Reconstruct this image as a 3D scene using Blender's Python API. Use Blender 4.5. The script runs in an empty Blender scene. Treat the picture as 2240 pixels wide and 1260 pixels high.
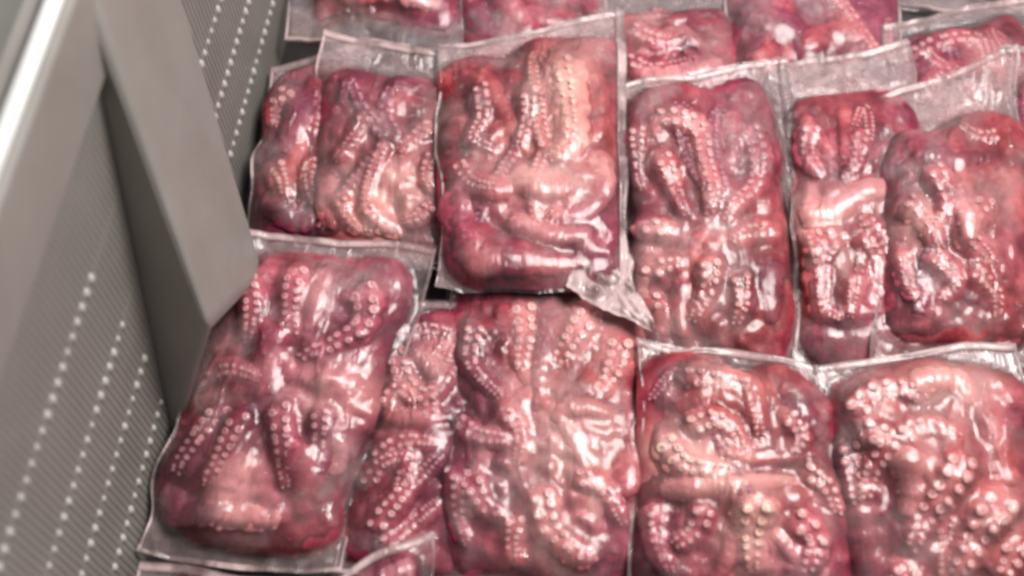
import bpy, math, random
import numpy as np
from mathutils import Vector, Matrix

# ------------------------------------------------------------------ camera, world, lamps
sc = bpy.context.scene
C = sc.collection
F_PX, CX, CY = 3000.0, 1120.0, 630.0
TH = math.radians(62)
CAM = np.array([0.0, -1.25 * math.cos(TH), 1.25 * math.sin(TH)])
FWD = np.array([0.0, math.cos(TH), -math.sin(TH)])
UPV = np.array([0.0, math.sin(TH), math.cos(TH)])
RGT = np.array([1.0, 0.0, 0.0])
cd = bpy.data.cameras.new("camera")
cam = bpy.data.objects.new("camera", cd)
C.objects.link(cam)
cam.location = CAM
cam.rotation_euler = (math.pi / 2 - TH, 0, 0)
cd.sensor_width = 36
cd.lens = F_PX / 2240 * 36
cd.clip_start = 0.01
cd.clip_end = 50
cd.dof.use_dof = True
cd.dof.focus_distance = 1.22
cd.dof.aperture_fstop = 2.4
sc.camera = cam

w = bpy.data.worlds.new("World")
sc.world = w
w.use_nodes = True
w.node_tree.nodes["Background"].inputs[0].default_value = (0.93, 0.96, 1.0, 1)
w.node_tree.nodes["Background"].inputs[1].default_value = 0.25

def area(name, loc, target, sx, sy, power, col=(1, 1, 1)):
    l = bpy.data.lights.new(name, "AREA")
    l.shape = "RECTANGLE"
    l.size, l.size_y, l.energy, l.color = sx, sy, power, col
    o = bpy.data.objects.new(name, l)
    C.objects.link(o)
    o.location = loc
    o.rotation_euler = (Vector(target) - Vector(loc)).to_track_quat("-Z", "Y").to_euler()
    return o
area("ceiling_lamp", (0.80, 0.22, 1.85), (0.1, 0.0, 0), 0.8, 0.8, 46, (1.0, 0.965, 0.93))
area("tube_lamp", (-0.55, 1.25, 1.9), (0.1, 0.1, 0), 1.3, 0.10, 5, (0.97, 0.98, 1.0))
area("tube_lamp", (0.55, 0.95, 2.0), (0.15, 0.0, 0), 0.10, 1.2, 5, (1.0, 0.97, 0.95))

sc.view_settings.view_transform = "Standard"
sc.view_settings.look = "None"
sc.view_settings.exposure = 0.06
sc.view_settings.gamma = 1.0
sc.cycles.filter_width = 3.3
sc.cycles.transparent_max_bounces = 24
sc.cycles.max_bounces = 8
sc.cycles.diffuse_bounces = 3
sc.cycles.caustics_reflective = False
sc.cycles.caustics_refractive = False
sc.cycles.sample_clamp_indirect = 4.0

# ------------------------------------------------------------------ materials
def newmat(name):
    m = bpy.data.materials.new(name)
    m.use_nodes = True
    nt = m.node_tree
    nt.nodes.clear()
    out = nt.nodes.new("ShaderNodeOutputMaterial")
    return m, nt, out
def N(nt, typ, **kw):
    n = nt.nodes.new(typ)
    for k, v in kw.items():
        if k == "inp":
            for kk, vv in v.items():
                n.inputs[kk].default_value = vv
        else:
            setattr(n, k, v)
    return n
def noise(nt, vec, scale, detail=3, rough=0.55, dist=0.0):
    n = N(nt, "ShaderNodeTexNoise", inp={"Scale": scale, "Detail": detail, "Roughness": rough, "Distortion": dist})
    nt.links.new(vec, n.inputs["Vector"])
    return n.outputs["Fac"]
def ramp(nt, fac, stops):
    r = N(nt, "ShaderNodeValToRGB")
    e = r.color_ramp.elements
    while len(e) < len(stops):
        e.new(0.5)
    for el, (p, c) in zip(e, stops):
        el.position = p
        el.color = (*c, 1) if len(c) == 3 else c
    nt.links.new(fac, r.inputs[0])
    return r.outputs[0]

def meat(name, dark, mid, pale, rough=0.45, shift=0.0, sss=0.12, spots=True):
    m, nt, out = newmat(name)
    geo = N(nt, "ShaderNodeNewGeometry")
    pos = geo.outputs["Position"]
    c1 = ramp(nt, noise(nt, pos, 26, 4, 0.6, 0.4), [(0.30 + shift, dark), (0.50 + shift, mid), (0.72 + shift, pale)])
    f2 = ramp(nt, noise(nt, pos, 120, 3, 0.6), [(0.38, (0.72, 0.66, 0.68)), (0.62, (1.0, 1.0, 1.0))])
    mx = N(nt, "ShaderNodeMix", data_type="RGBA", blend_type="MULTIPLY", inp={0: 0.75})
    nt.links.new(c1, mx.inputs[6]); nt.links.new(f2, mx.inputs[7])
    col = mx.outputs[2]
    if spots:
        vo = N(nt, "ShaderNodeTexVoronoi", inp={"Scale": 330.0})
        nt.links.new(pos, vo.inputs["Vector"])
        sp = ramp(nt, vo.outputs["Distance"], [(0.10, (0.55, 0.5, 0.5)), (0.42, (1, 1, 1))])
        mx2 = N(nt, "ShaderNodeMix", data_type="RGBA", blend_type="MULTIPLY", inp={0: 0.55})
        nt.links.new(col, mx2.inputs[6]); nt.links.new(sp, mx2.inputs[7])
        col = mx2.outputs[2]
    pa = N(nt, "ShaderNodeAttribute", attribute_name="pale")
    pc = ramp(nt, noise(nt, pos, 55, 4, 0.6), [(0.3, (0.78, 0.29, 0.28)), (0.7, (0.95, 0.56, 0.49))])
    mx3 = N(nt, "ShaderNodeMix", data_type="RGBA")
    nt.links.new(pa.outputs["Fac"], mx3.inputs[0]); nt.links.new(col, mx3.inputs[6]); nt.links.new(pc, mx3.inputs[7])
    col = mx3.outputs[2]
    hv = N(nt, "ShaderNodeHueSaturation", inp={"Saturation": 1.0})
    mr1 = N(nt, "ShaderNodeMapRange", inp={"From Min": 0.35, "From Max": 0.65, "To Min": 0.484, "To Max": 0.504})
    nt.links.new(noise(nt, pos, 7, 2), mr1.inputs[0]); nt.links.new(mr1.outputs[0], hv.inputs["Hue"])
    mr2 = N(nt, "ShaderNodeMapRange", inp={"From Min": 0.35, "From Max": 0.65, "To Min": 0.85, "To Max": 1.15})
    nt.links.new(noise(nt, pos, 13, 2), mr2.inputs[0]); nt.links.new(mr2.outputs[0], hv.inputs["Value"])
    nt.links.new(col, hv.inputs["Color"]); col = hv.outputs[0]
    b = N(nt, "ShaderNodeBsdfPrincipled", inp={"Roughness": rough, "Subsurface Weight": sss, "Subsurface Scale": 0.006, "Specular IOR Level": 0.25})
    b.inputs["Subsurface Radius"].default_value = (1.0, 0.35, 0.3)
    nt.links.new(col, b.inputs["Base Color"])
    bp = N(nt, "ShaderNodeBump", inp={"Strength": 0.3, "Distance": 0.002})
    nt.links.new(noise(nt, pos, 190, 3, 0.6), bp.inputs["Height"])
    nt.links.new(bp.outputs[0], b.inputs["Normal"])
    nt.links.new(b.outputs[0], out.inputs[0])
    return m

M = {}
M["dark"] = meat("dark_purple_flesh", (0.13, 0.014, 0.034), (0.29, 0.042, 0.074), (0.50, 0.14, 0.17))
M["red"] = meat("red_flesh", (0.17, 0.015, 0.027), (0.48, 0.065, 0.085), (0.78, 0.26, 0.25))
M["pink"] = meat("pink_flesh", (0.38, 0.075, 0.09), (0.64, 0.21, 0.215), (0.80, 0.40, 0.36))
M["cream"] = meat("cream_flesh", (0.46, 0.105, 0.12), (0.74, 0.29, 0.275), (0.90, 0.53, 0.48))
M["wine"] = meat("wine_crease_flesh", (0.12, 0.010, 0.021), (0.34, 0.042, 0.062), (0.60, 0.155, 0.17))  # skin tone, deepened so dark creases between the arms are painted in
M["rose"] = meat("rose_flesh", (0.27, 0.030, 0.046), (0.60, 0.115, 0.138), (0.84, 0.34, 0.325))
M["s_pink"] = meat("pink_sucker_flesh", (0.62, 0.23, 0.24), (0.82, 0.41, 0.40), (0.92, 0.59, 0.55), 0.3, sss=0.1, spots=False)
M["s_cream"] = meat("cream_sucker_flesh", (0.70, 0.33, 0.27), (0.88, 0.54, 0.44), (0.95, 0.70, 0.60), 0.3, sss=0.1, spots=False)
M["s_dark"] = meat("mauve_sucker_flesh", (0.36, 0.10, 0.14), (0.58, 0.22, 0.27), (0.76, 0.38, 0.42), 0.3, sss=0.1, spots=False)

def film_mat(name, base_haze, edge_haze, tint):
    m, nt, out = newmat(name)
    geo = N(nt, "ShaderNodeNewGeometry")
    pos = geo.outputs["Position"]
    at = N(nt, "ShaderNodeAttribute", attribute_name="flap")
    uv = N(nt, "ShaderNodeAttribute", attribute_name="sheet")
    mp = N(nt, "ShaderNodeMapping")
    mp.inputs["Scale"].default_value = (120, 22, 60)
    nt.links.new(uv.outputs["Vector"], mp.inputs[0])
    n1 = noise(nt, mp.outputs[0], 1.0, 3, 0.6, 0.3)          # pull lines along the bag
    n2 = noise(nt, pos, 70, 3, 0.6, 0.8)
    n3 = noise(nt, pos, 420, 2, 0.5)
    n2h = N(nt, "ShaderNodeMath", operation="MULTIPLY", inp={1: 0.7}); nt.links.new(n2, n2h.inputs[0])
    add = N(nt, "ShaderNodeMath", operation="MULTIPLY_ADD", inp={1: 1.3})
    nt.links.new(n1, add.inputs[0]); nt.links.new(n2h.outputs[0], add.inputs[2])
    add2 = N(nt, "ShaderNodeMath", operation="MULTIPLY_ADD", inp={1: 0.12})
    nt.links.new(n3, add2.inputs[0]); nt.links.new(add.outputs[0], add2.inputs[2])
    bp = N(nt, "ShaderNodeBump", inp={"Strength": 0.5, "Distance": 0.002})
    nt.links.new(add2.outputs[0], bp.inputs["Height"])
    tr = N(nt, "ShaderNodeBsdfTransparent")
    tr.inputs[0].default_value = (*tint, 1)
    gl = N(nt, "ShaderNodeBsdfGlossy", inp={"Roughness": 0.12})
    gl.inputs[0].default_value = (1, 1, 1, 1)
    nt.links.new(bp.outputs[0], gl.inputs["Normal"])
    fr = N(nt, "ShaderNodeFresnel", inp={"IOR": 1.5})
    nt.links.new(bp.outputs[0], fr.inputs["Normal"])
    frm = N(nt, "ShaderNodeMath", operation="MULTIPLY_ADD", inp={1: 0.75, 2: 0.006})
    frm.use_clamp = True
    nt.links.new(fr.outputs[0], frm.inputs[0])
    df = N(nt, "ShaderNodeBsdfDiffuse")
    df.inputs[0].default_value = (0.93, 0.70, 0.69, 1)
    nt.links.new(bp.outputs[0], df.inputs["Normal"])
    tl = N(nt, "ShaderNodeBsdfTranslucent")
    tl.inputs[0].default_value = (0.93, 0.70, 0.69, 1)
    dmix = N(nt, "ShaderNodeMixShader", inp={0: 0.35})
    nt.links.new(df.outputs[0], dmix.inputs[1]); nt.links.new(tl.outputs[0], dmix.inputs[2])
    hz = N(nt, "ShaderNodeMapRange", inp={"From Min": 0.42, "From Max": 0.78, "To Min": 0.6, "To Max": 1.5})
    nt.links.new(n2, hz.inputs[0])
    n4 = noise(nt, pos, 17, 2, 0.5)
    big = N(nt, "ShaderNodeMapRange", inp={"From Min": 0.46, "From Max": 0.66, "To Min": base_haze * 0.5, "To Max": base_haze * 4.2})
    nt.links.new(n4, big.inputs[0])
    lerp = N(nt, "ShaderNodeMapRange", clamp=False, inp={"To Min": base_haze, "To Max": edge_haze})
    nt.links.new(at.outputs["Fac"], lerp.inputs[0])
    nt.links.new(big.outputs[0], lerp.inputs["To Min"])
    mul = N(nt, "ShaderNodeMath", operation="MULTIPLY"); mul.use_clamp = True
    nt.links.new(hz.outputs[0], mul.inputs[0]); nt.links.new(lerp.outputs[0], mul.inputs[1])
    ma = N(nt, "ShaderNodeMixShader")
    nt.links.new(mul.outputs[0], ma.inputs[0]); nt.links.new(tr.outputs[0], ma.inputs[1]); nt.links.new(dmix.outputs[0], ma.inputs[2])
    mb = N(nt, "ShaderNodeMixShader")
    nt.links.new(frm.outputs[0], mb.inputs[0]); nt.links.new(ma.outputs[0], mb.inputs[1]); nt.links.new(gl.outputs[0], mb.inputs[2])
    nt.links.new(mb.outputs[0], out.inputs[0])
    return m
M["film"] = film_mat("clear_vacuum_film", 0.066, 0.27, (0.98, 0.95, 0.955))
M["seal"] = film_mat("pressed_film_seal", 0.50, 0.50, (0.95, 0.93, 0.93))

def plastic(name, c1, c2, rough=0.42, bump=0.25, scale=40, spec=0.5):
    m, nt, out = newmat(name)
    geo = N(nt, "ShaderNodeNewGeometry"); pos = geo.outputs["Position"]
    col = ramp(nt, noise(nt, pos, scale * 0.25, 5, 0.6, 0.6), [(0.3, c1), (0.7, c2)])
    b = N(nt, "ShaderNodeBsdfPrincipled", inp={"Roughness": rough, "Specular IOR Level": spec})
    nt.links.new(col, b.inputs["Base Color"])
    rr = N(nt, "ShaderNodeMapRange", inp={"To Min": rough - 0.1, "To Max": rough + 0.15})
    nt.links.new(noise(nt, pos, scale, 4), rr.inputs[0]); nt.links.new(rr.outputs[0], b.inputs["Roughness"])
    bp = N(nt, "ShaderNodeBump", inp={"Strength": bump, "Distance": 0.001})
    nt.links.new(noise(nt, pos, scale * 3, 3), bp.inputs["Height"]); nt.links.new(bp.outputs[0], b.inputs["Normal"])
    nt.links.new(b.outputs[0], out.inputs[0])
    return m
M["crate"] = plastic("grey_crate_plastic", (0.255, 0.233, 0.212), (0.305, 0.280, 0.258))
M["rim"] = plastic("rim_highlight_plastic", (0.86, 0.85, 0.83), (0.90, 0.89, 0.88), 0.3)  # pale colour paints in the light reflected off the rim edge
M["light_dot"] = plastic("pale_light_dot_plastic", (0.55, 0.53, 0.49), (0.66, 0.64, 0.60), 0.4)  # pale colour stands in for light showing and glinting along the wall
M["outer"] = plastic("grey_green_counter_paint", (0.40, 0.385, 0.32), (0.48, 0.46, 0.39))
M["floor"] = plastic("tray_gap_shade_plastic", (0.028, 0.024, 0.026), (0.05, 0.042, 0.045), 0.5)  # near-black colour paints the shade in gaps between the packs

# ------------------------------------------------------------------ mesh helpers
def ray(u, v):
    return FWD + RGT * (u - CX) / F_PX + UPV * (CY - v) / F_PX
def at(u, v, z):
    r = ray(u, v)
    return CAM + r * ((z - CAM[2]) / r[2])
def link(name, me, mat=None, parent=None, loc=None):
    o = bpy.data.objects.new(name, me)
    C.objects.link(o)
    if mat is not None and len(me.materials) == 0:
        me.materials.append(mat)
    if parent is not None:
        o.parent = parent
    if loc is not None:
        o.location = loc
    return o
def mesh(name, V, F, smooth=True):
    me = bpy.data.meshes.new(name)
    V = np.asarray(V, dtype=np.float32).reshape(-1, 3)
    if isinstance(F, np.ndarray):
        k = F.shape[1]; n = F.shape[0]
        me.vertices.add(len(V)); me.vertices.foreach_set("co", V.ravel())
        me.loops.add(n * k); me.loops.foreach_set("vertex_index", F.ravel().astype(np.int32))
        me.polygons.add(n)
        me.polygons.foreach_set("loop_start", np.arange(0, n * k, k, dtype=np.int32))
        me.update(calc_edges=True)
    else:
        me.from_pydata(V.tolist(), [], F)
        me.update()
    me.polygons.foreach_set("use_smooth", [smooth] * len(me.polygons))
    return me
def grid_faces(nx, ny, off=0, flip=False):
    i, j = np.meshgrid(np.arange(nx - 1), np.arange(ny - 1))
    a = (j * nx + i).ravel() + off
    f = np.stack([a, a + 1, a + 1 + nx, a + nx], 1)
    return f[:, ::-1].copy() if flip else f
def empty(name, loc, label, cat, group=None):
    o = bpy.data.objects.new(name, None)
    o.empty_display_size = 0.02
    C.objects.link(o)
    o.location = loc
    o["label"] = label; o["category"] = cat
    if group: o["group"] = group
    return o

def vnoise(X, Y, seed, cell):
    """smooth value noise on numpy grids, -1..1"""
    rs = np.random.RandomState(seed)
    T = rs.uniform(-1, 1, (64, 64))
    x = X / cell + 7.3; y = Y / cell + 3.1
    xi = np.floor(x).astype(int); yi = np.floor(y).astype(int)
    fx = x - xi; fy = y - yi
    fx = fx * fx * (3 - 2 * fx); fy = fy * fy * (3 - 2 * fy)
    g = lambda a, b: T[a % 64, b % 64]
    return (g(xi, yi) * (1 - fx) + g(xi + 1, yi) * fx) * (1 - fy) + (g(xi, yi + 1) * (1 - fx) + g(xi + 1, yi + 1) * fx) * fy

def blur(H, k):
    for _ in range(k):
        P = np.pad(H, 1, mode="edge")
        H = (P[:-2, 1:-1] + P[2:, 1:-1] + P[1:-1, :-2] + P[1:-1, 2:] + 2 * P[1:-1, 1:-1]) / 6
    return H
def dilate(H, k):
    for _ in range(k):
        P = np.pad(H, 1, mode="edge")
        H = np.maximum.reduce([P[:-2, 1:-1], P[2:, 1:-1], P[1:-1, :-2], P[1:-1, 2:], P[1:-1, 1:-1]])
    return H
def erode(H, k):
    return -dilate(-H, k)
def bil(H, s, t):
    ny, nx = H.shape
    x = np.clip(s, 0, 1) * (nx - 1); y = np.clip(t, 0, 1) * (ny - 1)
    xi = np.minimum(x.astype(int), nx - 2); yi = np.minimum(y.astype(int), ny - 2)
    fx = x - xi; fy = y - yi
    return (H[yi, xi] * (1 - fx) + H[yi, xi + 1] * fx) * (1 - fy) + (H[yi + 1, xi] * (1 - fx) + H[yi + 1, xi + 1] * fx) * fy

# ------------------------------------------------------------------ a sucker (one small cup, shared mesh per colour)
def sucker_mesh(mat):
    prof = [(0.70, -0.50), (1.0, 0.10), (0.84, 0.46), (0.50, 0.44), (0.28, 0.06)]
    n = 8
    V = []; Fc = []
    for r, z in prof:
        for k in range(n):
            a = 2 * math.pi * k / n
            V.append((r * math.cos(a), r * math.sin(a), z))
    for j in range(len(prof) - 1):
        for k in range(n):
            Fc.append((j * n + k, j * n + (k + 1) % n, (j + 1) * n + (k + 1) % n, (j + 1) * n + k))
    Fc.append(tuple((len(prof) - 1) * n + k for k in range(n)))
    me = mesh("sucker", V, Fc)
    me.materials.append(mat)
    return me
SK = {k: sucker_mesh(M[k]) for k in ("s_pink", "s_cream", "s_dark")}

# ------------------------------------------------------------------ a vacuum pack
NX, NY = 130, 200
PACKS = []
pxm_ = 2420.0
def crumple(px, zs, parent, base, seed, amp=0.006):
    n = 46
    c = [at(u, v, z) for (u, v), z in zip(px, zs)]
    S, T = np.meshgrid(np.linspace(0, 1, n), np.linspace(0, 1, n))
    q = S[..., None]; t = T[..., None]
    V = (c[3] * (1 - q) + c[2] * q) * (1 - t) + (c[0] * (1 - q) + c[1] * q) * t
    X, Y = S * 0.08, T * 0.08
    hgt = amp * (np.abs(vnoise(X, Y, seed, 0.014)) + 0.5 * np.abs(vnoise(X, Y, seed + 1, 0.007)) + 0.25 * vnoise(X, Y, seed + 2, 0.004))
    V = V + hgt[..., None] * np.array([0, -0.2, 1.0])
    V[..., 0] += 0.004 * vnoise(Y, X, seed + 3, 0.02); V[..., 1] += 0.004 * vnoise(X, Y, seed + 4, 0.02)
    lo = V - np.array([0, 0, 0.0006])
    VV = np.concatenate([V.reshape(-1, 3), lo.reshape(-1, 3)]) - base
    me = mesh("crumpled_film", VV, np.concatenate([grid_faces(n, n), grid_faces(n, n, n * n, True)]))
    link("crumpled_film", me, M["seal"], parent)
def make_pack(label, px, zc, margins, thick, arms, seed, body="red", rand_arms=5, big=None, flap_wave=0.006, low=False, extra=1, seam=0.0024, grow=0.045, side_haze=0.42, top_haze=1.35, foot=True):
    """px: TL,TR,BR,BL of the film sheet as seen; zc: base heights of the same corners; margins l,r,b,t as fractions"""
    rnd = random.Random(seed)
    nx, ny = (NX, NY) if not low else (90, 140)
    cor = [at(u, v, z) for (u, v), z in zip(px, zc)]
    TL, TR, BR, BL = cor
    wx = (TR + BR - TL - BL) / 2 * grow
    TL = TL - wx; BL = BL - wx; TR = TR + wx; BR = BR + wx
    base = (TL + TR + BR + BL) / 4
    nrm = np.cross(TR - BL, TL - BR); nrm /= np.linalg.norm(nrm)
    if nrm[2] < 0: nrm = -nrm
    Wd = (np.linalg.norm(TR - TL) + np.linalg.norm(BR - BL)) / 2
    Ln = (np.linalg.norm(TL - BL) + np.linalg.norm(TR - BR)) / 2
    def P(s, t, h):
        s = np.asarray(s)[..., None]; t = np.asarray(t)[..., None]; h = np.asarray(h)[..., None]
        return (BL * (1 - s) + BR * s) * (1 - t) + (TL * (1 - s) + TR * s) * t + nrm * h
    def inv(u, v, h):
        s = t = 0.5
        for _ in range(12):
            z = P(s, t, h)[2]
            X = at(u, v, z)
            e = X - P(s, t, h)
            du = (P(s + .01, t, h) - P(s - .01, t, h)) / .02
            dv = (P(s, t + .01, h) - P(s, t - .01, h)) / .02
            A = np.array([[du[0], dv[0]], [du[1], dv[1]]])
            ds = np.linalg.solve(A, e[:2])
            s += ds[0]; t += ds[1]
        return s, t
    s1 = np.linspace(0, 1, nx); t1 = np.linspace(0, 1, ny)
    S, T = np.meshgrid(s1, t1)
    X, Y = S * Wd, T * Ln
    ml, mr, mb, mt = margins
    a = (S - ml) / (1 - ml - mr) * 2 - 1
    b = (T - mb) / (1 - mb - mt) * 2 - 1
    wob = 0.085 * vnoise(X, Y, seed + 5, 0.035)
    rad = (np.abs(a) ** 5 + np.abs(b) ** 6) ** (1 / 5.5) + wob * (np.maximum(abs(a), abs(b)) > 0.5)
    pil = np.clip(1 - rad ** 3.2, 0, 1) ** 0.42
    inside = pil > 0
    H = pil * thick * (0.68 + 0.10 * vnoise(X, Y, seed, 0.05) + 0.11 * np.abs(vnoise(X, Y, seed + 1, 0.020)) + 0.05 * vnoise(X, Y, seed + 2, 0.009))
    H = np.maximum(H, 0)
    pale = np.zeros_like(H)
    for (u, v, rx, ry, tone) in (big or []):
        s0, t0 = inv(u, v, thick * 0.9)
        d2 = ((X - s0 * Wd) / (rx / pxm_)) ** 2 + ((Y - t0 * Ln) / (ry / pxm_)) ** 2
        H += thick * 0.09 * np.exp(-d2 * 1.2)
        pale = np.maximum(pale, np.exp(-d2 * 1.0) * (1.0 if tone == "cream" else 0.45) * (1 + 0.35 * vnoise(X, Y, seed + 20, 0.012)))
    pale = np.clip(pale * 0.85, 0, 1)
    Bd = H.copy()
    root = empty("octopus_pack", tuple(base), label, "octopus pack", "vacuum packed octopuses laid in rows in the crate")
    # ---- arms
    todo = []
    for ar in (arms or []):
        wpx, spx, tone, pts = ar[:4]
        hh = thick * 0.85
        st = [inv(u, v, hh) for u, v in pts]
        todo.append((wpx * Wd / (math.hypot(px[2][0] - px[3][0], px[2][1] - px[3][1]) * 0.5 + math.hypot(px[1][0] - px[0][0], px[1][1] - px[0][1]) * 0.5) / 2,
                     spx, tone, st, True))
        todo[-1] = (todo[-1][0] * (1.28 if spx > 0 else 1.1),) + todo[-1][1:]
    under = []
    for k in range(min(rand_arms, 4) if arms and len(arms) > 4 else rand_arms):
        up = k % 2
        c0 = (rnd.uniform(0.38, 0.62), rnd.uniform(0.42, 0.58))
        se = ml + 0.06 + (1 - ml - mr - 0.12) * ((k // 2 + rnd.uniform(0.15, 0.85)) / max(1, (rand_arms + 1) // 2))
        te = rnd.uniform(0.76, 0.93 - mt) if up else rnd.uniform(0.07 + mb, 0.24)
        mid = ((c0[0] * 0.35 + se * 0.65) + rnd.uniform(-.06, .06), c0[1] * 0.45 + te * 0.55)
        curl = (min(1 - mr - .06, max(ml + .06, se + rnd.uniform(-.2, .2))), te + (-0.10 if up else 0.10))
        under.append((rnd.uniform(0.0085, 0.0125), rnd.choice([0, 11, 13]), rnd.choice(["red", "red", "dark", "pink"]), [c0, mid, (se, te), curl], False))
    for k in range(extra):
        s0 = rnd.uniform(ml + 0.05, 1 - mr - 0.05); t0 = rnd.uniform(mb + 0.05, 1 - mt - 0.05)
        an = rnd.uniform(0, 6.28); cv = rnd.choice([-1, 1]) * rnd.uniform(0.2, 0.7); st = []
        for q in range(4):
            st.append((s0, t0))
            s0 += math.cos(an) * 0.016 / Wd; t0 += math.sin(an) * 0.016 / Ln; an += cv
        under.append((rnd.uniform(0.007, 0.011), rnd.choice([0, 0, 11]), rnd.choice(["red", "red", "dark", "pink"]), st, False))
    nsk = 0
    for (r0, spx, tone, st, main) in under + todo:
        pts = np.array(st)
        # Catmull-Rom resample
        Q = np.vstack([2 * pts[0] - pts[1], pts, 2 * pts[-1] - pts[-2]])
        path = []
        for i in range(1, len(Q) - 2):
            for q in np.linspace(0, 1, 9, endpoint=False):
                p0, p1, p2, p3 = Q[i - 1:i + 3]
                path.append(0.5 * (2 * p1 + (p2 - p0) * q + (2 * p0 - 5 * p1 + 4 * p2 - p3) * q * q + (3 * p1 - p0 - 3 * p2 + p3) * q ** 3))
        path.append(pts[-1])
        path = np.array(path)
        path[:, 0] = np.clip(path[:, 0], ml + (r0 * 0.9 + 0.002) / Wd, 1 - mr - (r0 * 0.9 + 0.002) / Wd)
        path[:, 1] = np.clip(path[:, 1], mb + (r0 + 0.003) / Ln, 1 - mt - (r0 + 0.003) / Ln)
        L = np.concatenate([[0], np.cumsum(np.hypot(np.diff(path[:, 0]) * Wd, np.diff(path[:, 1]) * Ln))])
        n = len(path)
        q = L / max(L[-1], 1e-6)
        rr = r0 * (1.0 - 0.40 * q) * np.clip(np.minimum((q + 0.03) * 7, (1.03 - q) * 7), 0.25, 1) ** 0.5
        fl = 0.52
        hb = bil(blur(H, 3), path[:, 0], path[:, 1])
        for _ in range(4):
            hb = np.convolve(np.pad(hb, 1, mode="edge"), [0.25, 0.5, 0.25], "valid")
        hc = np.minimum(hb - 0.27 * rr, thick * 1.20 - rr * fl)
        # raster into height map
        for i in range(n):
            cx, cy = path[i, 0] * Wd, path[i, 1] * Ln
            d2 = (X - cx) ** 2 + (Y - cy) ** 2
            mk = d2 < rr[i] ** 2
            H[mk] = np.maximum(H[mk], hc[i] + fl * np.sqrt(rr[i] ** 2 - d2[mk]))
        # tube
        seg = 12
        tan = np.gradient(np.stack([path[:, 0] * Wd, path[:, 1] * Ln], 1), axis=0)
        tan /= np.maximum(np.linalg.norm(tan, axis=1, keepdims=True), 1e-9)
        side = np.stack([tan[:, 1], -tan[:, 0]], 1)
        VV = []
        ph = rnd.uniform(0, 6)
        for i in range(n):
            wr = 1 + 0.07 * math.sin(i * 1.9 + ph) + 0.05 * math.sin(i * 0.8 + ph)
            for k in range(seg):
                an = 2 * math.pi * k / seg
                ca, sa = math.cos(an), math.sin(an)
                ss = path[i, 0] + side[i, 0] * rr[i] * wr * ca / Wd
                tt = path[i, 1] + side[i, 1] * rr[i] * wr * ca / Ln
                VV.append(P(ss, tt, hc[i] + fl * rr[i] * wr * sa) - base)
        FF = []
        for i in range(n - 1):
            for k in range(seg):
                FF.append((i * seg + k, (i + 1) * seg + k, (i + 1) * seg + (k + 1) % seg, i * seg + (k + 1) % seg))
        VV.append(np.mean(VV[:seg], axis=0)); FF += [(len(VV) - 1, k, (k + 1) % seg) for k in range(seg)]
        VV.append(np.mean(VV[(n - 1) * seg:n * seg], axis=0)); FF += [(len(VV) - 1, (n - 1) * seg + (k + 1) % seg, (n - 1) * seg + k) for k in range(seg)]
        ame = mesh("arm", VV, FF)
        apv = np.repeat(bil(pale, path[:, 0], path[:, 1]), seg) * 0.75
        apv = np.append(apv, [0, 0]).astype(np.float32)
        ame.attributes.new("pale", "FLOAT", "POINT").data.foreach_set("value", apv)
        arm = link("arm", ame, M["rose" if (tone == "pink" and spx > 0) else tone], root)
        if spx <= 0:
            continue
        # suckers: two staggered rows along the arm
        pxm = 2420.0
        d0 = spx * (0.94 if main else 1.0) / pxm
        sk = {"red": "s_pink", "pink": "s_pink", "cream": "s_cream", "dark": "s_pink" if main else "s_dark"}[tone]
        l = d0 * 0.5; j = 0
        while l < L[-1] and nsk < 290:
            i = min(n - 1, int(np.searchsorted(L, l)))
            rad_s = d0 * 0.5 * (1.25 - 0.75 * q[i]) * rnd.uniform(0.9, 1.1)
            sg = 1 if j % 2 else -1
            off = sg * min(rr[i] * 0.5, rad_s * 1.25 + 0.0006) * rnd.uniform(0.95, 1.1)
            ss = path[i, 0] + side[i, 0] * off / Wd; tt = path[i, 1] + side[i, 1] * off / Ln
            hz = hc[i] + fl * math.sqrt(max(rr[i] ** 2 - off ** 2, 1e-8))
            if bil(H, np.array(ss), np.array(tt)) < hz + 0.004:
                pos = P(ss, tt, hz + rad_s * 0.16)
                nr = nrm + (P(ss + side[i, 0] * .01 / Wd, tt + side[i, 1] * .01 / Ln, 0) - P(ss, tt, 0)) / .01 * (off / rr[i]) * 0.9
                nr = nr + np.array([rnd.uniform(-.12, .12), rnd.uniform(-.12, .12), 0])
                so = bpy.data.objects.new("sucker", SK[sk])
                C.objects.link(so)
                so.parent = arm
                rot = Vector(nr).to_track_quat("Z", "Y").to_matrix().to_4x4() @ Matrix.Rotation(rnd.uniform(0, 6.28), 4, "Z")
                so.matrix_local = Matrix.Translation(Vector(pos - base)) @ rot @ Matrix.Diagonal((rad_s * rnd.uniform(.88, 1.1), rad_s, rad_s * rnd.uniform(0.6, 0.85), 1))
                # raster
                cx, cy = ss * Wd, tt * Ln
                d2 = (X - cx) ** 2 + (Y - cy) ** 2
                mk = d2 < (rad_s * 1.25) ** 2
                H[mk] = np.maximum(H[mk], hz + rad_s * 0.40 * (1 - (d2[mk] / (rad_s * 1.25) ** 2) ** 2))
                nsk += 1
            l += rad_s * 1.12 + 0.0003
            j += 1
    # ---- body under the arms (mantle, webs)
    bx, by = 70, 105
    sb = np.linspace(max(0, ml - .02), min(1, 1 - mr + .02), bx); tb = np.linspace(max(0, mb - .02), min(1, 1 - mt + .02), by)
    SB, TB = np.meshgrid(sb, tb)
    hb = bil(Bd, SB, TB)
    top = P(SB, TB, hb) - base
    bot = P(SB, TB, -0.30 * bil(blur(pil, 4), SB, TB) * thick - 0.0004) - base
    V = np.concatenate([top.reshape(-1, 3), bot.reshape(-1, 3)])
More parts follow.
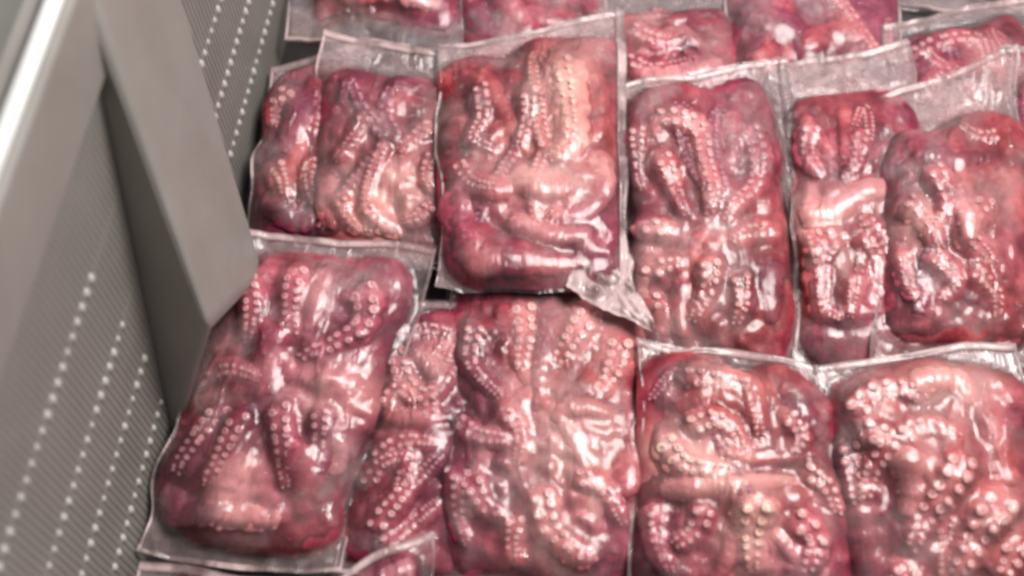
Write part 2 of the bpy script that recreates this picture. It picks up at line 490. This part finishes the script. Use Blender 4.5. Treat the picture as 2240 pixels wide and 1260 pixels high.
    Fq = np.concatenate([grid_faces(bx, by), grid_faces(bx, by, bx * by, True)])
    # keep only where there is flesh
    flesh = (bil(pil, SB, TB) > 0.02).ravel(); fl2 = np.concatenate([flesh, flesh])
    Fq = Fq[fl2[Fq].any(axis=1)]
    bme = mesh("body", V, Fq)
    pl = bme.attributes.new("pale", "FLOAT", "POINT")
    pl.data.foreach_set("value", np.tile(bil(pale, SB, TB).ravel(), 2).astype(np.float32))
    link("body", bme, M["wine" if body == "red" else body], root)
    # ---- film, drawn tight over it all
    Hs = blur(H, 1)
    Fm = Hs.copy()
    for _ in range(16):
        Fm = np.maximum(Hs, blur(Fm, 1))
    Fm = blur(Fm, 1) + 0.0006
    flap = np.clip(1 - blur(inside.astype(float), 6) * 1.6, 0, 1)
    flapc = flap * (side_haze + (top_haze - side_haze) * np.clip((T - (1 - mt - 0.03)) / 0.05, 0, 1) + 0.3 * np.clip((mb + .02 - T) / .03, 0, 1))
    wave = flap_wave * (vnoise(X, Y, seed + 9, 0.05) + 0.45 * np.abs(vnoise(X, Y * 0.4, seed + 10, 0.020)) + 0.12 * np.abs(vnoise(X + Y * 0.6, Y * 0.5, seed + 11, 0.009)))
    Fm = Fm + flap * wave * np.clip(np.maximum(abs(S - .5), abs(T - .5)) * 4 - 1, 0, 1)
    crease = 0.0007 * np.abs(vnoise(X, Y * 0.14, seed + 12, 0.0075)) ** 0.7 + 0.0006 * vnoise(X * .5, Y, seed + 13, 0.006)
    Fm = Fm + crease * (0.35 + 0.65 * flap)
    # long thin pull creases standing up in the film
    for k in range(26 if not low else 10):
        x0 = rnd.uniform(0.04, 0.96) * Wd; y0 = rnd.choice([rnd.uniform(0.55, 0.98), rnd.uniform(0.03, 0.95)]) * Ln
        an = math.pi / 2 + rnd.gauss(0, 0.30); ln = rnd.uniform(0.010, 0.036); hh_ = rnd.uniform(0.0007, 0.0017)
        dx, dy = math.cos(an), math.sin(an)
        al = (X - x0) * dx + (Y - y0) * dy; ac = -(X - x0) * dy + (Y - y0) * dx + 0.0012 * np.sin(al * 260 + k)
        Fm = Fm + hh_ * np.exp(-(ac / 0.0010) ** 2) * np.clip(1 - (al / ln) ** 2, 0, 1)
    ew = 0.006
    Se = S + ew * vnoise(Y, X, seed + 14, 0.04) * (2 * np.abs(S - .5)) ** 3 / Wd
    Te = T + ew * vnoise(X, Y, seed + 15, 0.05) * (2 * np.abs(T - .5)) ** 3 / Ln
    top = P(Se, Te, Fm) - base
    cs, ct = 26, 40
    SC, TC = np.meshgrid(np.linspace(0, 1, cs), np.linspace(0, 1, ct))
    fw = bil(flap * wave * np.clip(np.maximum(abs(S - .5), abs(T - .5)) * 4 - 1, 0, 1), SC, TC)
    bot = P(SC, TC, -0.30 * bil(blur(pil, 6), SC, TC) * thick - 0.0012 + fw) - base
    V = np.concatenate([top.reshape(-1, 3), bot.reshape(-1, 3)])
    Fq = np.concatenate([grid_faces(nx, ny), grid_faces(cs, ct, nx * ny, True)])
    me = mesh("film", V, Fq)
    fa = np.concatenate([flapc.ravel(), bil(flapc, SC, TC).ravel() * 0.25])
    at1 = me.attributes.new("flap", "FLOAT", "POINT"); at1.data.foreach_set("value", fa.astype(np.float32))
    sh = np.concatenate([np.stack([X.ravel(), Y.ravel(), np.full(X.size, seed * 0.37)], 1),
                         np.stack([(SC * Wd).ravel(), (TC * Ln).ravel(), np.full(SC.size, seed * .37)], 1)]).astype(np.float32)
    at2 = me.attributes.new("sheet", "FLOAT_VECTOR", "POINT"); at2.data.foreach_set("vector", sh.ravel())
    link("film", me, M["film"], root)
    # ---- pressed seals along the four edges: thin raised ribbons that follow the film
    def ribbon(edge, wdt, name="seal"):
        n = 60
        q = np.linspace(0, 1, n)
        rows = []
        for k, off in enumerate((0.0, wdt * 0.5, wdt)):
            if edge == "top": s_, t_ = q, np.full(n, 1 - off / Ln)
            elif edge == "bottom": s_, t_ = q, np.full(n, off / Ln)
            elif edge == "left": s_, t_ = np.full(n, off / Wd), q
            else: s_, t_ = np.full(n, 1 - off / Wd), q
            rows.append((s_, t_))
        V = []
        for lay in (0.0010, -0.0004):
            for s_, t_ in rows:
                se = bil(Se, s_, t_); te = bil(Te, s_, t_)
                V.append(P(se, te, bil(Fm, s_, t_) + lay + (0.0006 if lay > 0 else 0)) - base)
        V = np.concatenate(V)
        Fq = np.concatenate([grid_faces(n, 3), grid_faces(n, 3, 3 * n, True)])
        rim = []
        for a0 in (0, 2 * n):
            i = np.arange(n - 1) + a0
            rim.append(np.stack([i, i + 1, i + 1 + 3 * n, i + 3 * n], 1))
        Fq = np.concatenate([Fq] + rim)
        link(name, mesh(name, V, Fq), M["seal"], root)
    ribbon("top", 0.0065)
    ribbon("right", seam)
    ribbon("left", 0.0020)
    if foot:
        ribbon("bottom", 0.0040)
    PACKS.append(root)
    return root, P, base

G = "red"
# rows at the back first, then forward
Z0 = 0.0
make_pack("pack cut by the photo's top edge nearest the crate wall, clear wrinkled end hanging down",
    [(700, -560), (1010, -560), (990, 116), (650, 86)], (0.0, 0.0, 0.012, 0.012), (0.06, 0.02, 0.085, 0.0325), 0.027,
    [(60, 14, "pink", [(740, -60), (800, 0), (880, 10)]), (60, 13, "red", [(930, -80), (900, -20), (850, 20)]), (50, 0, "cream", [(870, 30), (910, 20), (960, -30)])], 101, "red", 8, low=True)
make_pack("pack cut by the photo's top edge behind the tall upright pack's flat seal",
    [(1010, -520), (1300, -540), (1310, 150), (995, 175)], (0.0, 0.0, -0.004, -0.004), (0.0, 0.0, 0.03, 0.0325), 0.027,
    [(60, 14, "pink", [(1080, -40), (1130, 15), (1200, 30), (1260, 20)]), (50, 12, "dark", [(1030, 0), (1060, 50), (1100, 70)])], 102, "red", 8, low=True)
make_pack("pack with a hazy bare film end at the photo's top, right of the upright seal",
    [(1285, -90), (1580, -110), (1620, 250), (1335, 275)], (0.006, 0.006, -0.004, -0.004), (0.02, 0.03, 0.05, 0.38), 0.027,
    [(60, 15, "pink", [(1380, 60), (1440, 90), (1500, 80)]), (60, 14, "red", [(1370, 130), (1430, 150), (1520, 130)]), (60, 0, "cream", [(1400, 170), (1480, 160), (1580, 130)])], 103, "red", 8, low=True,)
make_pack("dusky flecked pack at the photo's top, left of the pack under the arched film edge",
    [(1600, -470), (1900, -500), (1965, 260), (1600, 275)], (0.0, 0.0, -0.004, -0.004), (0.0, 0.0, 0.03, 0.0325), 0.029,
    [(70, 11, "dark", [(1640, 20), (1740, 60), (1780, 120)]), (60, 15, "pink", [(1760, 90), (1830, 60), (1900, 70)]), (50, 10, "red", [(1660, 100), (1700, 140)])], 104, "dark", 8, low=True)
make_pack("pack at the photo's upper right corner lying furthest back, purple and mostly cut off",
    [(1930, -560), (2330, -560), (2330, 30), (1930, 20)], (-0.01, -0.01, -0.02, -0.02), (0.0, 0.0, 0.08, 0.0325), 0.027, [], 105, "dark", 8, low=True)
make_pack("pack under an arched white film edge near the photo's upper right corner",
    [(1945, 65), (2260, -5), (2285, 420), (1950, 440)], (0.006, 0.006, -0.006, -0.006), (0.02, 0.08, 0.03, 0.0715), 0.029,
    [(60, 16, "red", [(1990, 120), (2060, 90), (2140, 80), (2160, 150)]), (70, 12, "pink", [(2020, 200), (2080, 160), (2150, 190)]), (40, 14, "dark", [(1980, 170), (1990, 230)])], 106, "red", 7, low=True)
make_pack("dark purple speckled pack at the photo's right edge beside the twisted glossy flap",
    [(2205, 110), (2500, 60), (2560, 860), (2235, 870)], (0.020, 0.020, -0.004, -0.004), (0.0, 0.0, 0.03, 0.052), 0.027,
    [(60, 14, "dark", [(2240, 180), (2250, 300), (2240, 400)]), (60, 14, "red", [(2230, 480), (2240, 600), (2230, 700)])], 107, "dark", 8, low=True)

make_pack("dark red pack against the crate wall, half under the pack with a cream middle",
    [(600, 150), (800, 95), (800, 570), (548, 560)], (0.010, 0.012, -0.004, -0.004), (0.0, 0.0, 0.03, 0.078), 0.032,
    [(60, 18, "red", [(640, 190), (600, 220), (590, 270)]), (90, 0, "dark", [(660, 210), (640, 290), (600, 330)]),
     (60, 15, "red", [(600, 350), (615, 385), (625, 430)]), (55, 13, "red", [(680, 340), (675, 390), (685, 440)]),
     (70, 0, "dark", [(590, 430), (640, 470), (690, 470)])], 1, "dark", 6, foot=False)
make_pack("pack with a glowing cream middle and wrinkled clear top flap, near the crate wall",
    [(722, 80), (1015, 128), (962, 590), (680, 565)], (0.032, 0.032, 0.004, 0.004), (0.0, 0.0, 0.03, 0.1445), 0.029,
    [(50, 15, "pink", [(952, 262), (912, 290), (868, 330)]), (48, 12, "red", [(800, 250), (770, 300), (730, 345)]),
     (56, 0, "dark", [(860, 180), (930, 180), (980, 200)]), (50, 12, "pink", [(800, 450), (830, 480), (880, 500)]),
     (50, 14, "red", [(945, 440), (910, 470), (880, 478)]), (50, 12, "red", [(740, 430), (760, 470), (790, 500)]),
     (50, 12, "red", [(950, 330), (930, 380), (950, 420)]), (60, 0, "red", [(720, 380), (710, 440), (730, 490)])],
    2, "red", 6, top_haze=1.7, foot=False, big=[(840, 415, 125, 110, "cream")])
make_pack("tall upright pack with smooth folded red arms at its foot, broad cream arm above",
    [(972, 98), (1346, 30), (1350, 655), (975, 632)], (0.046, 0.046, 0.030, 0.030), (0.0, 0.0, 0.0, 0.08), 0.034,
    [(60, 14, "dark", [(1050, 170), (1056, 243), (1035, 291), (1083, 318)]), (60, 15, "dark", [(1160, 190), (1154, 254), (1137, 313)]),
     (88, 17, "cream", [(1226, 120), (1242, 216), (1247, 302), (1202, 345)]),
     (70, 13, "red", [(1000, 340), (1030, 390), (1078, 410), (1120, 400)]),
     (66, 18, "cream", [(1120, 372), (1181, 405), (1250, 405)]), (62, 0, "pink", [(1299, 320), (1318, 389), (1280, 450), (1202, 465)]),
     (86, 0, "red", [(990, 400), (1020, 486), (1095, 540), (1190, 560)]), (56, 0, "pink", [(1110, 470), (1202, 505), (1295, 500)]),
     (90, 0, "red", [(1010, 500), (1080, 585), (1170, 610), (1270, 590)]), (50, 12, "red", [(1290, 150), (1310, 220), (1305, 300)])], 3, "red", 5, top_haze=2.0, foot=False, seam=0.008, side_haze=0.85, big=[(1232, 190, 60, 120, "cream"), (1200, 400, 110, 60, "cream"), (1240, 500, 60, 35, "pink"), (1070, 410, 60, 50, "pink")])
make_pack("pack covered in double chains of pink suckers, behind the long wavy seal",
    [(1350, 188), (1706, 120), (1790, 840), (1405, 815)], (0.040, 0.040, 0.002, 0.002), (0.02, 0.11, 0.03, 0.052), 0.034,
    [(56, 19, "pink", [(1436, 247), (1483, 251), (1531, 275), (1545, 347), (1560, 418), (1550, 475)]),
     (50, 16, "pink", [(1450, 330), (1474, 394), (1502, 466)]), (60, 18, "pink", [(1640, 265), (1660, 323), (1655, 394), (1607, 447), (1588, 485)]),
     (50, 0, "red", [(1607, 230), (1606, 300), (1598, 380)]), (50, 14, "dark", [(1400, 260), (1390, 330), (1410, 400)]),
     (60, 19, "pink", [(1374, 475), (1421, 490), (1483, 504)]), (60, 15, "pink", [(1702, 494), (1645, 504), (1600, 528)]),
     (60, 20, "red", [(1379, 595), (1440, 580), (1493, 570)]), (56, 18, "red", [(1555, 561), (1550, 628), (1517, 694)]),
     (50, 18, "red", [(1617, 590), (1626, 656), (1612, 704)]), (56, 16, "red", [(1400, 640), (1455, 660), (1445, 723)]),
     (46, 14, "red", [(1500, 610), (1490, 660), (1500, 730)]), (70, 0, "dark", [(1690, 560), (1680, 620), (1690, 700)])], 4, "red", 4, top_haze=1.7, foot=False, seam=0.010, side_haze=1.0, big=[(1560, 400, 50, 110, "pink"), (1430, 500, 70, 30, "pink")])
make_pack("pack with a tan bare top flap and a cream arm bent across its middle",
    [(1712, 140), (1975, 98), (2070, 850), (1765, 835)], (0.034, 0.034, -0.002, -0.002), (0.0, 0.0, 0.03, 0.1275), 0.032,
    [(56, 16, "pink", [(1783, 262), (1770, 318), (1802, 381)]), (50, 15, "pink", [(1888, 280), (1872, 356), (1846, 394)]),
     (46, 0, "red", [(1853, 222), (1855, 305), (1850, 350)]), (74, 0, "cream", [(1745, 440), (1808, 462), (1890, 418), (1967, 413)]),
     (70, 18, "red", [(1840, 500), (1796, 572), (1802, 661), (1840, 690)]), (60, 14, "red", [(1884, 508), (1920, 560), (1925, 620)]),
     (50, 12, "pink", [(1870, 600), (1862, 690)]), (50, 14, "pink", [(1780, 500), (1770, 560)])], 5, "red", 4, top_haze=1.7, foot=False, big=[(1765, 450, 75, 80, "cream"), (1870, 430, 100, 45, "cream"), (1850, 560, 60, 60, "pink")])
make_pack("wide pack with a twisted glossy top flap and bare hazy film at its foot",
    [(1925, 210), (2208, 125), (2285, 820), (1925, 810)], (0.046, 0.046, 0.012, 0.012), (0.03, 0.02, 0.08, 0.17), 0.032,
    [(56, 16, "pink", [(2040, 360), (2075, 445), (2031, 508)]), (70, 17, "pink", [(2160, 430), (2120, 510), (2177, 572)]),
     (64, 0, "pink", [(2094, 400), (2115, 470), (2120, 530)]), (60, 14, "red", [(1985, 430), (2030, 480), (2060, 540)]),
     (60, 16, "pink", [(2040, 550), (2094, 610), (2062, 650)]), (60, 14, "red", [(2126, 585), (2183, 635), (2190, 690)]),
     (50, 14, "pink", [(1990, 540), (1990, 600), (2010, 650)]), (60, 0, "dark", [(2020, 330), (2080, 350), (2160, 340)])], 6, "red", 5, flap_wave=0.014, top_haze=1.7, foot=False, big=[(2120, 470, 70, 90, "pink"), (2010, 480, 60, 60, "cream")])
# ---- front rows
make_pack("narrow pack squeezed between the slanting front pack and the wide pale centred one",
    [(850, 655), (1110, 665), (1030, 1300), (735, 1260)], (0.012, 0.012, -0.010, -0.010), (0.0, 0.0, 0.03, 0.039), 0.029,
    [(44, 14, "dark", [(865, 735), (927, 712), (999, 728)]), (60, 18, "pink", [(862, 760), (888, 835), (943, 862), (1000, 780)]),
     (60, 0, "pink", [(900, 770), (940, 790), (960, 830)]), (56, 0, "red", [(815, 871), (890, 915), (977, 912)]),
     (56, 14, "red", [(821, 1004), (880, 965), (971, 970)]), (60, 16, "red", [(815, 1160), (871, 1088), (927, 1032), (965, 993)]),
     (50, 14, "pink", [(800, 1060), (840, 1010), (900, 1000)]), (60, 14, "red", [(830, 1200), (890, 1150), (960, 1090)]),
     (46, 14, "pink", [(838, 890), (870, 850), (910, 880)])], 7, "red", 4, big=[(935, 800, 60, 60, "pink"), (900, 910, 70, 40, "pink")])
rt, Pf, bs = make_pack("wide front pack with pale pinkish flesh at its middle and clusters of large round suckers",
    [(1000, 560), (1412, 640), (1418, 1330), (968, 1275)], (0.014, 0.014, -0.004, -0.004), (0.015, 0.015, 0.03, 0.039), 0.037,
    [(60, 23, "pink", [(1143, 640), (1149, 727), (1138, 804)]), (60, 14, "dark", [(1040, 700), (1030, 790), (1093, 865)]),
     (84, 23, "pink", [(1300, 660), (1262, 721), (1215, 790)]), (66, 21, "pink", [(1362, 725), (1345, 799), (1300, 865)]),
     (60, 0, "dark", [(1210, 640), (1200, 700), (1170, 900)]), (50, 14, "pink", [(990, 900), (1050, 950), (1100, 960), (1170, 985)]),
     (60, 19, "pink", [(1030, 1040), (1060, 1100), (1104, 1115)]), (80, 22, "pink", [(1180, 1060), (1204, 1149), (1260, 1199), (1304, 1249)]),
     (60, 16, "red", [(1255, 1043), (1315, 1060), (1365, 1138)]), (90, 0, "red", [(1372, 890), (1378, 980), (1360, 1080)]),
     (60, 15, "red", [(1010, 1020), (1000, 1100), (1020, 1180)]), (60, 14, "red", [(1130, 1120), (1120, 1190), (1150, 1260)]),
     (56, 14, "pink", [(1100, 900), (1140, 940), (1130, 1010)])], 8, "red", 4, big=[(1250, 960, 105, 90, "cream"), (1190, 860, 90, 60, "pink"), (1270, 700, 60, 60, "pink"), (1250, 1160, 70, 70, "pink")])
crumple([(1338, 470), (1372, 560), (1438, 738), (1240, 628)], (0.030, 0.034, 0.040, 0.046), rt, bs, 71, 0.009)
make_pack("slanting front pack beside the crate wall with a cream curled arm at its foot",
    [(552, 503), (942, 538), (727, 1258), (318, 1215)], (0.036, 0.036, 0.0, 0.0), (0.0, 0.06, 0.055, 0.06), 0.034,
    [(60, 17, "red", [(538, 600), (550, 666), (541, 745)]), (72, 19, "pink", [(650, 580), (634, 666), (640, 728)]),
     (60, 0, "pink", [(705, 580), (690, 640), (670, 720)]), (64, 23, "pink", [(795, 610), (792, 703), (733, 745), (653, 777)]),
     (80, 0, "red", [(590, 720), (580, 790), (590, 860)]), (70, 13, "red", [(410, 836), (490, 806), (566, 826)]),
     (70, 0, "red", [(430, 870), (510, 850), (580, 850)]), (60, 18, "dark", [(490, 880), (424, 962), (368, 1030)]),
     (60, 18, "red", [(529, 900), (487, 985), (450, 1060)]), (56, 18, "red", [(609, 880), (615, 975), (622, 1060)]),
     (60, 13, "dark", [(700, 890), (696, 975), (680, 1040)]), (72, 0, "cream", [(535, 990), (478, 1075), (478, 1150), (570, 1150), (600, 1110)]),
     (86, 0, "red", [(640, 980), (665, 1050), (650, 1120)]), (70, 0, "dark", [(370, 1060), (400, 1130), (470, 1190)])], 9, "red", 3,
    big=[(705, 842, 100, 60, "cream"), (505, 1080, 60, 90, "cream"), (690, 640, 60, 80, "pink"), (560, 810, 60, 40, "pink")])
make_pack("front pack below the long wavy seal with a horizontal fold across its middle",
    [(1412, 742), (1812, 808), (1872, 1420), (1398, 1420)], (0.036, 0.036, -0.004, -0.004), (0.0, 0.0, 0.03, 0.0455), 0.035,
    [(70, 16, "pink", [(1500, 820), (1575, 808), (1640, 840), (1665, 947)]), (60, 0, "red", [(1480, 890), (1560, 860), (1620, 880)]),
     (60, 17, "pink", [(1505, 935), (1564, 915), (1610, 947), (1625, 985)]), (66, 19, "cream", [(1450, 950), (1490, 1011), (1550, 1025), (1601, 1030)]),
     (40, 0, "red", [(1587, 992), (1680, 1000), (1790, 990)]), (50, 0, "cream", [(1444, 1068), (1532, 1066), (1638, 1058), (1748, 1048)]),
     (60, 18, "pink", [(1545, 1105), (1518, 1163), (1475, 1190)]), (86, 23, "cream", [(1656, 1090), (1642, 1163), (1647, 1240)]),
     (56, 18, "red", [(1757, 1020), (1813, 1062), (1840, 1120)]), (66, 23, "pink", [(1730, 1130), (1785, 1177), (1767, 1250)]),
     (60, 15, "red", [(1720, 900), (1757, 950), (1740, 990)]), (80, 0, "dark", [(1740, 850), (1760, 900), (1800, 950)]),
     (60, 14, "pink", [(1440, 1100), (1440, 1180), (1470, 1250)])], 10, "red", 4, big=[(1520, 1000, 110, 50, "cream"), (1560, 1062, 130, 30, "cream"), (1645, 1170, 60, 90, "cream"), (1600, 830, 80, 40, "pink")])
make_pack("front pack in the photo's lower right with the largest suckers in slanting chains",
    [(1800, 800), (2196, 745), (2350, 1440), (1880, 1440)], (0.038, 0.038, -0.002, -0.002), (0.0, 0.0, 0.03, 0.052), 0.035,
    [(70, 0, "cream", [(1990, 825), (2090, 822), (2135, 880)]), (60, 23, "pink", [(1868, 905), (1914, 860), (1974, 845), (2034, 875)]),
     (60, 20, "dark", [(1836, 955), (1854, 1030), (1877, 1095)]), (60, 21, "red", [(1886, 938), (1942, 960), (1915, 1021), (1900, 1085)]),
     (60, 18, "pink", [(1969, 960), (2025, 930), (2098, 956)]), (84, 26, "pink", [(2110, 990), (2071, 1071), (2034, 1117), (1996, 1200)]),
     (84, 28, "pink", [(2205, 1080), (2154, 1140), (2130, 1186), (2090, 1262)]), (90, 0, "pink", [(1990, 990), (2005, 1070), (1990, 1130)]),
     (70, 0, "red", [(2170, 900), (2190, 980), (2220, 1060)]), (60, 22, "pink", [(2000, 1230), (1960, 1290)]), (60, 24, "pink", [(2230, 1180), (2200, 1260)])], 11, "red", 4, big=[(2070, 828, 110, 45, "cream"), (2060, 1020, 70, 80, "pink"), (2150, 1150, 70, 90, "pink"), (1940, 880, 80, 50, "pink")])
make_pack("dark pack at the photo's lower right edge, only a glossy strip of it showing",
    [(2200, 822), (2520, 790), (2640, 1440), (2290, 1440)], (0.016, 0.016, -0.010, -0.010), (0.0, 0.0, 0.03, 0.052), 0.029,
    [(60, 14, "dark", [(2240, 900), (2260, 1000), (2270, 1080)])], 12, "dark", 6, low=True)
make_pack("pack at the photo's bottom edge with a pointed film corner, below the narrow pack",
    [(745, 1262), (925, 1160), (1000, 1800), (740, 1800)], (0.056, 0.056, 0.02, 0.02), (0.02, 0.12, 0.03, 0.039), 0.024,
    [(60, 0, "pink", [(830, 1250), (880, 1240), (920, 1300)])], 13, "red", 6, low=True)
make_pack("nearly hidden dark pack in the photo's bottom left, below the slanting front pack",
    [(330, 1246), (745, 1284), (700, 1850), (250, 1850)], (0.014, 0.014, -0.01, -0.01), (0.0, 0.0, 0.03, 0.039), 0.024, [], 15, "dark", 5, low=True)

# ------------------------------------------------------------------ the crate
ZF = -0.030
p0 = at(320, 1220, ZF); p1 = at(633, 60, ZF)
D = p1 - p0; D[2] = 0; D /= np.linalg.norm(D)
NI = np.array([D[1], -D[0], 0.0])                # into the crate (to the right)
DRAFT = 0.05
UPW = np.array([0, 0, 1.0]) - NI * DRAFT
WN = np.cross(UPW, D); WN /= np.linalg.norm(WN)
if WN @ NI < 0: WN = -WN
def W(u, h, o=0.0):
    return p0 + D * u + UPW * h + NI * o
def wuv(px_, py_, o=0.0):
    r = ray(px_, py_)
    q0 = p0 + NI * o
    k = ((q0 - CAM) @ WN) / (r @ WN)
    X = CAM + r * k - q0
    h = X[2]; X = X - UPW * h
    return X @ D, h
crate = empty("crate", tuple(p0), "grey plastic crate with ribbed wall, rows of pale dots and one smooth buttress", "crate")
def cobj(name, V, F, mat, smooth=False, bevel=0.0, parent=None):
    me = mesh(name, [np.asarray(v) - p0 for v in V], F, smooth)
    o = link(name, me, mat, parent or crate)
    if bevel:
        b = o.modifiers.new("bevel", "BEVEL"); b.width = bevel; b.segments = 3
    return o
def wbox(name, u0, u1, h0, h1, o0, o1, mat, bevel=0.0):
    V = [W(u, h, o) for o in (o0, o1) for h in (h0, h1) for u in (u0, u1)]
    F = [(0, 1, 3, 2), (4, 6, 7, 5), (0, 4, 5, 1), (2, 3, 7, 6), (0, 2, 6, 4), (1, 5, 7, 3)]
    return cobj(name, V, F, mat, bevel=bevel)
lipu, liph = wuv(130, 380)
_, rimh = wuv(54, 200)
U0, U1 = -0.45, 1.3
wbox("panel", U0, U1, -0.02, liph + 0.01, -0.012, 0.0, M["crate"])
wbox("upper_band", U0, U1, liph, rimh, -0.010, 0.010, M["crate"], 0.004)
# rolled rim, the bright streak of light painted as near-white
nr, nl = 14, 2
V = []
for u in (U0, U1):
    for k in range(nr):
        an = 2 * math.pi * k / nr
        V.append(W(u, rimh + 0.002 + 0.004 * math.sin(an), -0.002 + 0.0065 * math.cos(an)))
F = [(k, (k + 1) % nr, nr + (k + 1) % nr, nr + k) for k in range(nr)] + [tuple(range(nr))[::-1], tuple(range(nr, 2 * nr))]
cobj("rim", V, F, M["rim"], True)
wbox("outer_wall", U0, U1, -0.02, rimh - 0.012, -0.030, -0.020, M["crate"])
# buttress (a wedge that stands out more towards its foot)
def bf(pxy, o):
    u, h = wuv(pxy[0], pxy[1], o); return u, h
a1 = bf((196, -30), 0.0094); a2 = bf((392, -40), 0.0094); b1 = bf((458, 712), 0.068); b2 = bf((580, 600), 0.060)
V = [W(*a1, 0.0094), W(*a2, 0.0094), W(*b2, 0.060), W(*b1, 0.068), W(*a1, -0.005), W(*a2, -0.005), W(b2[0], -0.01, -0.005), W(b1[0] - 0.040, -0.01, -0.005)]
F = [(0, 1, 2, 3), (4, 7, 6, 5), (0, 3, 7, 4), (1, 5, 6, 2), (3, 2, 6, 7), (0, 4, 5, 1)]
cobj("buttress", V, F, M["crate"], bevel=0.022)
# bars, rails and painted light dots
def hrow(x, y): return wuv(x, y, 0.006)
rows = []
for (xa, ya) in ((130, 880), (220, 920), (280, 960), (330, 1010)):
    rows.append(hrow(xa, ya)[1])
ub_near = (U0 * 0.35, b1[0] - 0.012)
pitch = 0.0060
u = wuv(560, 520)[0]
k = 0
nears = []
rb = random.Random(4)
barmesh = None
def along(u):            # does a buttress stand here
    return b1[0] - 0.006 < u < b2[0] + 0.012
u = -0.16
bars = []
uend = wuv(645, -10)[0] + 0.02
while u < uend:
    if not (a1[0] - 0.0 < u < a2[0] + 0.0) or True:
        bars.append(u)
    u += pitch
def bar_mesh(h0, h1, nm):
    V = [W(du, h, o) for o, e in ((-0.001, 0.0027), (0.0008, 0.0017)) for h in (h0, h1) for du in (-e, e)]
    F = [(0, 1, 3, 2), (4, 6, 7, 5), (0, 4, 5, 1), (2, 3, 7, 6), (0, 2, 6, 4), (1, 5, 7, 3)]
    me = mesh(nm, [v - p0 for v in V], F, False); me.materials.append(M["crate"])
    return me
bm_ = bar_mesh(0.0, liph - 0.004, "bar")
for u in bars:
    o = link("bar", bm_, None, crate); o.location = D * u
for h in rows:
    wbox("rail", U0, U1, h - 0.003, h + 0.003, -0.001, 0.0005, M["crate"])
# light dots: little pale domes in place of light at the wall's holes
def light_dot_mesh():
    V = []; n = 8
    prof = [(1.0, 0.0), (0.8, 0.45), (0.35, 0.7)]
    for r, z in prof:
        for k in range(n):
            an = 2 * math.pi * k / n
            V.append(D * (r * math.cos(an)) + UPW * (r * 1.1 * math.sin(an)) + NI * z)
    F = []
    for j in range(2):
        for k in range(n):
            F.append((j * n + k, j * n + (k + 1) % n, (j + 1) * n + (k + 1) % n, (j + 1) * n + k))
    F.append(tuple(16 + k for k in range(n)))
    me = mesh("light_dot", V, F); me.materials.append(M["light_dot"])
    return me
sm = light_dot_mesh()
for h in rows:
    for u in bars[::2]:
        if b1[0] + 0.0 < u < b2[0] - 0.004: continue
        o = link("light_dot", sm, None, crate)
        o.location = W(u, h, 0.0006) - p0
        s = 0.0033 * rb.uniform(0.75, 1.1)
        o.scale = (s, s, s * 1.45)
# the tray floor and the counter outside
cobj("crate_floor", [W(U0, 0, 0.0), W(U0, 0, 1.6), W(U1, 0, 1.6), W(U1, 0, 0.0), W(U0, -0.01, 0.0), W(U0, -0.01, 1.6), W(U1, -0.01, 1.6), W(U1, -0.01, 0.0)],
     [(0, 1, 2, 3), (4, 7, 6, 5), (0, 4, 5, 1), (1, 5, 6, 2), (2, 6, 7, 3), (3, 7, 4, 0)], M["floor"])
g = mesh("counter", [(-6, -6, -0.0), (6, -6, 0), (6, 6, 0), (-6, 6, 0)], [(0, 1, 2, 3)], False)
co = link("counter", g, M["outer"]); co.location = (0, 0, ZF - 0.045); co["kind"] = "structure"
co["label"] = "grey green counter top under the crate"
print("PACKS", len(PACKS), "objects", len(bpy.data.objects), "rimh", rimh, "liph", liph, rows)
